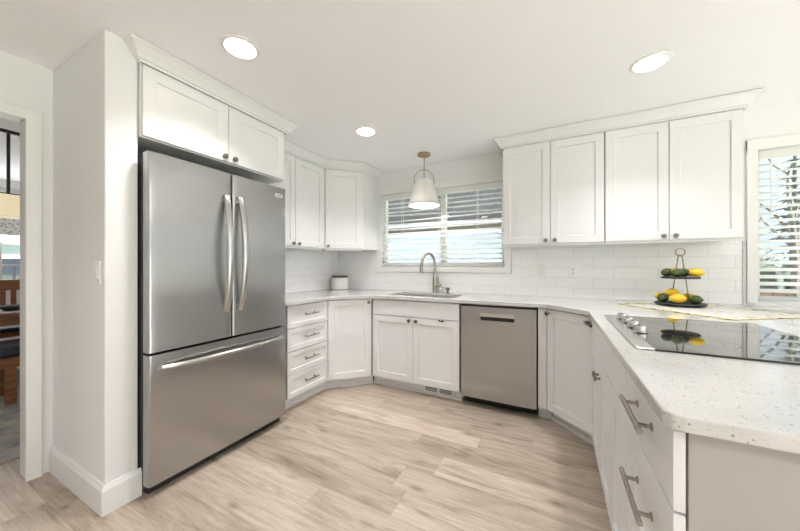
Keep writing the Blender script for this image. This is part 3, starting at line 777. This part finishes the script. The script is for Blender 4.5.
# ------------------------------------------------------------------ faucet, dispenser, canister
fc_ = thing('faucet', 'brushed nickel gooseneck pull-down faucet behind the sink', 'faucet', (-1.165, 3.098, CT1), 0)
mb = MB(); mb.lathe([(.031, 0), (.031, .006), (.025, .012), (.0235, .09), (.0225, .16), (.017, .185), (.0135, .2)], 24); mb.build('body', 'nickel', fc_, smooth=True)
ex_, ey_ = -.085, -.15; rad = math.hypot(ex_, ey_) / 2; pts = []; u = Vector((ex_, ey_, 0)).normalized()
pts.append(Vector((0, 0, .19))); pts.append(Vector((0, 0, .26)))
for i in range(15):
    a = PI * i / 14 * .96; p = u * (rad - rad * math.cos(a)); pts.append(Vector((p.x, p.y, .318 + .105 * math.sin(a))))
mb = MB(); mb.tube(pts, .0145, 14); mb.build('spout', 'nickel', fc_, smooth=True)
e = pts[-1]; mb = MB(); mb.tube([e + Vector((0, 0, .01)), e + Vector((-.003, -.004, -.03)), e + Vector((-.008, -.012, -.105)), e + Vector((-.0085, -.0125, -.112))], [.0135, .0145, .0205, .019], 16); mb.build('spray_head', 'nickel', fc_, smooth=True)
mb = MB(); mb.tube([(.018, 0, .085), (.062, -.004, .083)], .017, 14); mb.tube([(.062, -.004, .083), (.075, -.006, .083), (.078, -.006, .082)], [.019, .017, .008], 14); mb.tube([(.052, -.002, .09), (.03, .02, .16), (.028, .022, .172)], [.006, .006, .004], 10)
mb.build('lever', 'nickel', fc_, smooth=True)
sd = thing('soap_dispenser', 'small nickel soap dispenser right of the faucet', 'dispenser', (-1.018, 3.098, CT1), 0)
MB().lathe([(.023, 0), (.023, .005), (.012, .010), (.012, .03), (.021, .034), (.0225, .056), (.017, .062), (0, .062)], 20).build('pump', 'nickel', sd, smooth=True)
MB().tube([(0, 0, .05), (-.05, -.02, .058), (-.075, -.03, .05)], [.008, .007, .006], 10).build('nozzle', 'nickel', sd, smooth=True)
cn = thing('canister', 'white ceramic canister with a dark wooden lid in the corner', 'canister', (-2.405, 3.03, CT1), 0)
MB().lathe([(0, 0), (.096, 0), (.106, .008), (.107, .02), (.107, .135), (.102, .146), (.098, .148), (0, .148)], 36).build('jar', 'ceramic', cn, smooth=True)
MB().lathe([(0, 0), (.098, 0), (.1, .003), (.1, .02), (.096, .0235), (0, .0235)], 36, T(0, 0, .148)).build('lid', 'lid', cn, smooth=True)

# switches and outlet
def plate(name, label, cat, loc, rz, gangs, outlet=False):
    r = thing(name, label, cat, loc, rz); hw = .035 + .023 * (gangs - 1)
    MB().box(-hw, hw, -.006, 0, -.0575, .0575).build('cover_plate', 'white_plastic', r, bevel=.002)
    for g in range(gangs):
        x = (g - (gangs - 1) / 2) * .046
        if outlet:
            b = MB().box(x - .017, x + .017, -.0085, -.006, -.033, .033).build('receptacle', 'white_plastic', r, bevel=.001)
            mb = MB()
            for z in (-.018, .018): mb.box(x - .008, x - .005, -.0092, -.0084, z - .005, z + .006).box(x + .005, x + .008, -.0092, -.0084, z - .005, z + .006).box(x - .003, x + .003, -.0092, -.0084, z - .013, z - .008)
            mb.build('slots', 'dark', b)
        else:
            mb = MB(); mb.box(-.0165, .0165, -.0035, .002, -.033, .033, T(x, -.0085, 0) @ RotX(.05)); mb.build('rocker', 'white_plastic', r, bevel=.001)
    return r
plate('light_switch', 'white single light switch on the stub wall left of the refrigerator', 'switch', (-2.02, .65, 1.17), 0, 1)
plate('light_switch', 'white double light switch on the tile right of the window', 'switch', (-.142, YW - TH, 1.158), 0, 2)
plate('power_outlet', 'white power outlet on the tile right of double light switch', 'outlet', (.148, YW - TH, 1.158), 0, 1, True)

# ------------------------------------------------------------------ lamps
def downlight(x, y, label, vis=True):
    r = thing('ceiling_downlight', label, 'light', (x, y, HC), 0, None)
    MB().lathe([(.073, -.0015), (.078, -.006), (.093, -.004), (.096, 0), (.073, 0)], 40, cap=False).build('trim_ring', 'white_plastic', r, smooth=True)
    MB().lathe([(0, -.002), (.074, -.002), (.074, -.0005), (0, -.0005)], 40).build('lens', 'lens', r)
    l = area('lamp', (0, 0, -.012), (0, 0, 0), .14, .14, LIGHT_W, (1, .98, .985), 'DISK', math.radians(114)); l.parent = r
    return r
downlight(-1.48, 1.036, 'round recessed downlight above the refrigerator front'); downlight(-1.44, 2.166, 'round recessed downlight before the left corner cabinets'); downlight(.48, 2.173, 'round recessed downlight above the cooktop')
for x, y, l_ in ((.48, -.5, 'round recessed downlight over the peninsula end, behind the camera'), (-1.46, -.6, 'round recessed downlight near the entry, behind the camera'), (.48, -1.7, 'round recessed downlight near the rear window'), (2.6, 1.4, 'round recessed downlight in the nook'), (2.6, -.8, 'round recessed downlight near the patio door')): downlight(x, y, l_)
p_ = thing('pendant_light', 'white cone pendant lamp with brass hoop over the sink', 'lamp', (-1.195, 2.87, HC), 0)
MB().lathe([(0, 0), (.066, 0), (.066, -.016), (.060, -.021), (0, -.021)], 32).build('canopy', 'brass', p_, smooth=True)
for q in ((-.038, -.02), (.038, -.02)): MB().lathe([(0, -.028), (.006, -.028), (.006, -.02), (0, -.02)], 10, T(*q, 0)).build('canopy_screw', 'brass', p_)
MB().tube([(0, 0, -.02), (0, 0, -.262)], .005, 10).build('rod', 'brass', p_, smooth=True)
MB().lathe([(0, 0), (.034, 0), (.034, .006), (.012, .010), (0, .010)], 20, T(0, 0, -.27)).build('hub', 'brass', p_, smooth=True)
pts = []
for i in range(25):
    a = PI * i / 24; pts.append((.106 * math.cos(a) * .889, .106 * math.cos(a) * .457, -.285 + .125 * math.sin(a)))
mb = MB(); mb.tube(pts, .0038, 8)
for s2 in (1, -1): mb.lathe([(0, 0), (.008, 0), (.008, .012), (0, .012)], 12, T(s2 * .106 * .889, s2 * .106 * .457, -.291) @ RotZ(math.atan2(.457, .889) if s2 > 0 else math.atan2(-.457, -.889)) @ RotY(PI / 2) @ T(0, 0, -.012))
mb.build('hoop', 'brass', p_, smooth=True)
MB().lathe([(.158, -.528), (.156, -.532), (.152, -.528), (.08, -.282), (0, -.279), (0, -.273), (.080, -.273), (.086, -.279), (.090, -.29), (.158, -.515)], 44, cap=False).build('lamp_shade', 'shade', p_, smooth=True)
bl = MB().lathe([(0, -.44), (.018, -.435), (.03, -.41), (.03, -.385), (.018, -.35), (.014, -.3), (0, -.29)], 20).build('bulb', mat('bulb_glow', (1, .95, .88), .4, emit=2.5, ecol=(1, .94, .86)), p_, smooth=True)

pl_ = bpy.data.lights.new('lamp_bulb', 'POINT'); pl_.energy = 5.5; pl_.shadow_soft_size = .035; pl_.color = (1, .97, .94)
po_ = bpy.data.objects.new('lamp_bulb', pl_); COL.objects.link(po_); po_.parent = p_; po_.location = (0, 0, -.485)

# ------------------------------------------------------------------ fruit stand, cloth, fruit
SC = Vector((.80, 2.85)); Lv = Vector((.963, -.27)); Fv = Vector((.27, .963))
bu = Vector((-.59, .807)); bv = Vector((.807, .59)); B_ = Vector((.835, 2.225))
r = thing('table_topper', 'square white cloth with green and yellow print under the fruit stand', 'cloth', (B_.x, B_.y, CT1 + .0006), math.atan2(bv.y, bv.x))
cs = .70; cv = .62
mb = MB(); n = 14; bm = mb.bm; g = [[bm.verts.new((cv * i / n, cs * j / n, .0012 + .0012 * math.sin(i * 1.7) * math.sin(j * 1.3))) for i in range(n + 1)] for j in range(n + 1)]
for j in range(n):
    for i in range(n): bm.faces.new((g[j][i], g[j][i + 1], g[j + 1][i + 1], g[j + 1][i]))
cl = mb.build('fabric', 'cloth', r, smooth=True); so = cl.modifiers.new('thick', 'SOLIDIFY'); so.thickness = .0012; so.offset = -1
mb = MB(); hz = .005; mb.box(-.002, .008, 0, cs, 0, hz).box(.008, cv - .008, -.001, .01, 0, hz * .7).box(cv - .008, cv, 0, cs, 0, hz).box(.008, cv - .008, cs - .01, cs, 0, hz)
mb.build('hem', 'hem', r, bevel=.002)
zc = CT1 + .0065
st = thing('fruit_stand', 'two-tier slate fruit stand with a brass ring handle on printed cloth', 'stand', (SC.x, SC.y, zc), math.atan2(Lv.y, Lv.x))
def tray(name, rd, z):
    pr = [(0, z), (rd * .94, z), (rd, z + .005), (rd * .99, z + .011), (rd * .96, z + .013), (0, z + .013)]
    o = MB().lathe(pr, 40).build(name, 'slate', st, smooth=True); return o
tray('lower_tray', .140, .008); tray('upper_tray', .108, .193)
for a in range(3): MB().lathe([(0, 0), (.012, 0), (.012, .008), (0, .008)], 12, T(.1 * math.cos(a * 2.1 + .3), .1 * math.sin(a * 2.1 + .3), 0)).build('foot', 'slate', st)
for s2 in (-1, 1): MB().tube([(s2 * .048, 0, .02), (s2 * .0095, 0, .36)], .0035, 8).build('rod', 'olive_brass', st, smooth=True)
MB().tube([(.026 * math.cos(2 * PI * i / 24), 0, .383 + .026 * math.sin(2 * PI * i / 24)) for i in range(24)], .0037, 8, True).build('ring_handle', 'olive_brass', st, smooth=True)
MB().tube([(0, 0, .352), (0, 0, .362)], .013, 12).build('collar', 'olive_brass', st, smooth=True)
def fruit_mesh(kind):
    if kind == 'lemon': pr = [(0, -.050), (.005, -.049), (.008, -.045), (.013, -.041), (.024, -.032), (.032, -.016), (.0345, 0), (.032, .016), (.024, .031), (.012, .041), (.006, .046), (0, .047)]
    else: pr = [(0, -.036), (.005, -.035), (.012, -.032), (.022, -.024), (.0285, -.011), (.0305, 0), (.0285, .012), (.022, .024), (.012, .032), (.005, .036), (.003, .039), (0, .039)]
    return MB().lathe(pr, 24)
protos = {}
def put(kind, s2, t2, z, label, tilt, yaw, sc=1.0):
    if kind not in protos: o = fruit_mesh(kind).build(kind, kind, smooth=True, auto=80); protos[kind] = o
    else: o = protos[kind].copy(); COL.objects.link(o)
    p = SC + Lv * s2 + Fv * t2; o.location = (p.x, p.y, z); o.rotation_euler = (tilt, 0, yaw); o.scale = (sc,) * 3
    tag(o, label, kind, 'lemons and limes on the fruit stand'); return o
zl = zc + .022; zu = zc + .207
a0 = math.atan2(Lv.y, Lv.x) + PI / 2
put('lemon', -.103, .045, zl + .034, 'yellow lemon at left rear of the lower tray', PI / 2, a0 + .3, .9)
put('lime', -.092, -.032, zl + .0295, 'dark green lime at the left of the lower tray', PI / 2, a0 + .15)
put('lemon', -.012, -.088, zl + .0335, 'large yellow lemon at the front of the lower tray', PI / 2, a0 + .05, 1.0)
put('lime', .080, -.050, zl + .0295, 'dark green lime at the right of the lower tray', PI / 2, a0 - .2)
put('lemon', .048, .035, zl + .034, 'yellow lemon behind the right lime of the lower tray', PI / 2, a0 - .5, .95)
put('lemon', -.042, -.018, zl + .070, 'yellow lemon heaped on top of the lower tray pile', PI / 2 - .1, a0 - .15, .9)
put('lime', -.070, -.010, zu + .0295, 'dark green lime at the left end of the upper tray', PI / 2, a0 + .1)
put('lime', -.014, -.062, zu + .0295, 'lighter green lime at the front of the upper tray', PI / 2, a0 + .3)
put('lime', .018, .012, zu + .0295, 'dark green lime in the middle of the upper tray', PI / 2, a0 - .6)
put('lemon', .086, -.030, zu + .030, 'yellow lemon at the right end of the upper tray', PI / 2, a0 - .1, .86)
put('lemon', -.036, .068, zu + .031, 'yellow lemon half hidden behind the upper tray limes', PI / 2, a0, .9)
put('lemon', .060, .062, zu + .031, 'yellow lemon behind the right one on upper tray', PI / 2, a0 + .3, .85)

# ------------------------------------------------------------------ dining room things
tag(MB().box(-5.9, -2.98, -.9, 2.2, 0, .012).build('area_rug', 'rug', bevel=.004), 'grey and beige woven area rug on dining room floor', 'rug')
def chair(loc, rz, label):
    r = thing('dining_chair', label, 'chair', loc, rz, 'wooden chairs around the dining table')
    # local: front towards +y, back at -y
    mb = MB(); mb.box(-.235, .235, -.21, .22, .40, .452); mb.build('seat_frame', 'walnut', r, bevel=.006)
    MB().box(-.225, .225, -.19, .21, .452, .50).build('seat_cushion', 'seat', r, bevel=.018, seg=3)
    for x in (-.205, .205):
        MB().prism([(-.022, -.022), (.022, -.022), (.022, .022), (-.022, .022)], 0, .40, T(x, .19, 0)).build('leg', 'walnut', r, bevel=.004)
        MB().tube([(x, -.235, 0), (x, -.20, .42), (x, -.215, .7), (x, -.27, 1.02)], [.019, .023, .021, .018], 8).build('leg', 'walnut', r, smooth=True)
    mb = MB(); mb.box(-.205, .205, -.277, -.242, .90, 1.03); mb.build('top_rail', 'walnut', r, bevel=.008)
    mb = MB()
    for x in (-.12, -.04, .04, .12): mb.box(x - .022, x + .022, -.245, -.228, .50, .91)
    mb.build('back_slats', 'walnut', r, bevel=.003)
    return r
CHZ = .0125
chair((-5.62, 1.08, CHZ), -PI / 2, 'wooden dining chair on the far side of the dining table')
tb = thing('dining_table', 'reddish wooden dining table seen through the doorway', 'table', (-4.98, 1.62, CHZ), 0)
MB().box(-.44, .44, -.95, .95, .715, .75).build('tabletop', 'walnut', tb, bevel=.006)
MB().box(-.40, .40, -.90, .90, .63, .715).build('apron', 'walnut', tb)
for x in (-.37, .37):
    for y in (-.87, .87): MB().box(x - .035, x + .035, y - .035, y + .035, 0, .63).build('leg', 'walnut', tb, bevel=.004)
tag(MB().box(-5.36, -4.545, .78, 1.12, CHZ + .7505, CHZ + .756).build('placemat', 'valance'), 'grey placemat at the near end of dining table', 'placemat')
bw = thing('bowl', 'small black bowl on the grey placemat in the dining room', 'bowl', (-4.75, .90, CHZ + .7565), 0)
MB().lathe([(0, 0), (.05, 0), (.11, .05), (.105, .05), (.05, .008), (0, .006)], 24).build('basin', 'black', bw, smooth=True)
bn = thing('dining_bench', 'wooden bench with a dark cushion in front of the dining table', 'bench', (-4.38, 1.32, CHZ), 0)
MB().box(-.20, .20, -.60, .60, .31, .40).build('seat_frame', 'walnut', bn, bevel=.006)
MB().box(-.20, .20, -.60, .60, .401, .50).build('seat_cushion', 'seat', bn, bevel=.03, seg=3)
for x in (-.17, .17):
    for y in (-.53, .53): MB().box(x - .026, x + .026, y - .03, y + .03, 0, .31).build('leg', 'walnut', bn, bevel=.004)
ch = thing('chandelier', 'black iron chandelier with a cream shade in the dining room', 'lamp', (-3.95, .70, HC), 0)
MB().box(-.05, .05, -.30, -.10, -.05, 0).build('canopy', 'door_black', ch, bevel=.003)
MB().box(-.02, .02, -.33, .33, -.078, -.05).build('top_bar', 'door_black', ch, bevel=.003)
for y in (-.24, .03, .29): MB().tube([(0, y, -.06), (0, y, -.57)], .010, 8).build('rod', 'door_black', ch)
MB().box(-.012, .012, -.34, .34, -.58, -.56).build('frame_bar', 'door_black', ch)
MB().box(-.12, .12, -.36, .36, -.755, -.583).build('lamp_shade', 'shade_cream', ch, bevel=.01)

# ------------------------------------------------------------------ outdoors
struct(MB().box(-60, 60, -60, 80, -.5, -.36).build('ground', 'lawn'), 'green lawn outside', 'ground')
struct(MB().box(-14, 3.0, YW + .14, 13.9, -.36, -.30).build('bounce_slab', mat('pale_concrete', (.46, .45, .435), .85)), 'pale concrete slab outside the kitchen windows, added to bounce neutral light', 'ground')  # added slab, bounces pale light in place of green lawn
struct(MB().box(-10, 14, -14, RY - .22, -.36, -.30).build('bounce_slab', bpy.data.materials['pale_concrete']), 'pale concrete slab outside the rear window, added to bounce neutral light', 'ground')  # added out of view, keeps the bounced light neutral
pc = thing('porch_roof', 'dark shingled porch roof outside the sink window', 'roof', (-1.2, 4.6, 0), 0)
MB().box(-4, 1.75, -1.1, 1.3, -.03, .03, T(0, 0, 2.30) @ RotX(-.13)).build('roof_panel', 'soffit', pc)
MB().box(-4, 1.75, 1.22, 1.3, -.05, .05, T(0, 0, 1.98)).build('beam', 'beam', pc)
for x in (-3.9, 1.7): MB().box(x - .05, x + .05, 1.2, 1.3, -.35, 2.13).build('post', 'beam', pc)
nh = thing('neighbor_house', 'pale blue sided house beyond the sink window', 'house', (-4.0, 14, -.35), 0)
MB().box(-6, 5, 0, 6, 0, 3.1).build('wall', 'siding', nh)
mb = MB(); mb.prism([(-.6, 3.0), (6.6, 3.0), (3, 5.0)], -6.5, 5.5, Matrix(((0, 0, 1, 0), (1, 0, 0, 0), (0, 1, 0, 0), (0, 0, 0, 1)))); mb.build('roof', 'shingle', nh)
MB().box(3.4, 4.4, -.03, .02, 1.0, 2.2).build('window', 'glass_black', nh)
fe = thing('garden_fence', 'reddish brown board fence outside the right window', 'fence', (6, 9.5, -.35), 0)
mb = MB()
for i in range(70): mb.box(-5 + i * .2, -5 + i * .2 + .185, 0, .025, 0, 1.0)
mb.build('boards', 'fence', fe); MB().box(-5, 9, .025, .08, .3, .4).build('rail', 'fence', fe)
def conifer(x, y, h, r, label, seed):
    rnd = random.Random(seed); o = thing('conifer_tree', label, 'tree', (x, y, -.35), 0, 'trees beyond the fence')
    MB().tube([(0, 0, 0), (0, 0, h * .98)], [.16, .02], 8).build('trunk', 'bark', o)
    mb = MB(); bm = mb.bm; z = h * .1
    while z < h * .98:
        rr = r * (1 - z / h) ** .8 + .06; nb = rnd.randint(4, 7)
        for k in range(nb):
            a = 2 * PI * k / nb + rnd.uniform(-.3, .3); L = rr * rnd.uniform(.7, 1.1); dr_ = Vector((math.cos(a), math.sin(a), 0)); sd_ = Vector((-dr_.y, dr_.x, 0))
            prev = None; ns = 5
            for i in range(ns + 1):
                u = i / ns; p = dr_ * (L * u) + Vector((0, 0, z + .12 * L * math.sin(u * 2.2) - .32 * L * u * u)); wd = (.07 + .26 * L) * (1 - u) * (.55 + .45 * (i % 2)) * min(1, u * 4 + .3)
                q = [bm.verts.new(p + sd_ * wd - Vector((0, 0, wd * .45))), bm.verts.new(p), bm.verts.new(p - sd_ * wd - Vector((0, 0, wd * .45)))]
                if prev: bm.faces.new((prev[0], q[0], q[1], prev[1])); bm.faces.new((prev[1], q[1], q[2], prev[2]))
                prev = q
        z += h * .042 * rnd.uniform(.8, 1.25)
    mb.build('branches', 'needle', o)
conifer(6.65, 14.0, 5.6, 1.15, 'tall dark conifer beyond the fence, nearest the window edge', 1); conifer(3.9, 19, 6.5, 1.6, 'wide dark conifer far behind the fence', 2); conifer(10.6, 16.5, 7.8, 1.9, 'tallest dark conifer at right beyond the fence', 3); conifer(6.4, 24, 6.5, 1.6, 'short dark conifer left of the others beyond the fence', 4)
def bare_tree(x, y, h, label, seed):
    rnd = random.Random(seed); o = thing('bare_tree', label, 'tree', (x, y, -.35), 0, 'trees beyond the fence'); mt = MB(); mbr = MB()
    mt.tube([(0, 0, 0), (.05, 0, h * .3), (0, .05, h * .55)], [.07, .055, .04], 8); mt.build('trunk', 'bark', o)
    def grow(p, d, L, r_, lv):
        q = p + d * L; mid = p + d * L * .5 + Vector([rnd.uniform(-.06, .06) * L for _ in range(3)])
        mbr.tube([p, mid, q], [r_, r_ * .8, r_ * .6], 5)
        if lv:
            for _ in range(3):
                nd = (d + Vector((rnd.uniform(-.75, .75), rnd.uniform(-.75, .75), rnd.uniform(-.2, .6)))).normalized(); grow(q, nd, L * rnd.uniform(.6, .8), r_ * .58, lv - 1)
    for k in range(6):
        a = k * 1.05; grow(Vector((0, 0, h * (.28 + .045 * k))), Vector((math.cos(a) * .6, math.sin(a) * .6, .8)).normalized(), h * .2, .026, 3)
    mbr.build('branches', 'bark', o)
bare_tree(4.05, 8.6, 5.2, 'bare leafless tree standing in front of the board fence', 11)
def hedge(x, y, w, h, label, seed):
    rnd = random.Random(seed); mb = MB(); bm = mb.bm
    for i in range(420):
        c = Vector((rnd.uniform(-w, w), rnd.uniform(-.5, .5), rnd.uniform(.05, h) * (1 - .2 * rnd.random()))); s2 = rnd.uniform(.08, .16)
        d1 = Vector((rnd.gauss(0, 1), rnd.gauss(0, 1), rnd.gauss(0, 1))).normalized(); d2 = d1.orthogonal().normalized()
        bm.faces.new([bm.verts.new(c + q * s2) for q in (d1, d2, -d1, -d2)])
    for i in range(9): mb.lathe([(0, 0), (.42, .05), (.5, h * .4), (.38, h * .75), (0, h * .9)], 9, T(-w + w * 2 * i / 8, 0, 0))
    o = mb.build('hedge', 'hedge'); o.location = (x, y, -.35); tag(o, label, 'hedge'); return o
hedge(6.1, 11.3, 2.6, 1.95, 'tall dark hedge behind the board fence', 5)
lh = thing('neighbor_house', 'grey house across the lawn beyond the dining window', 'house', (-18, 3.5, -.35), 0)
MB().box(-3, 3, -3.5, 3, 0, 2.3).build('wall', 'siding', lh)
MB().prism([(-3.9, 2.2), (3.4, 2.2), (-.2, 3.9)], -3.4, 3.4, Matrix(((0, 0, 1, 0), (1, 0, 0, 0), (0, 1, 0, 0), (0, 0, 0, 1)))).build('roof', 'shingle', lh)
MB().box(2.98, 3.03, -1.2, .2, .9, 1.8).build('window', 'glass_black', lh)
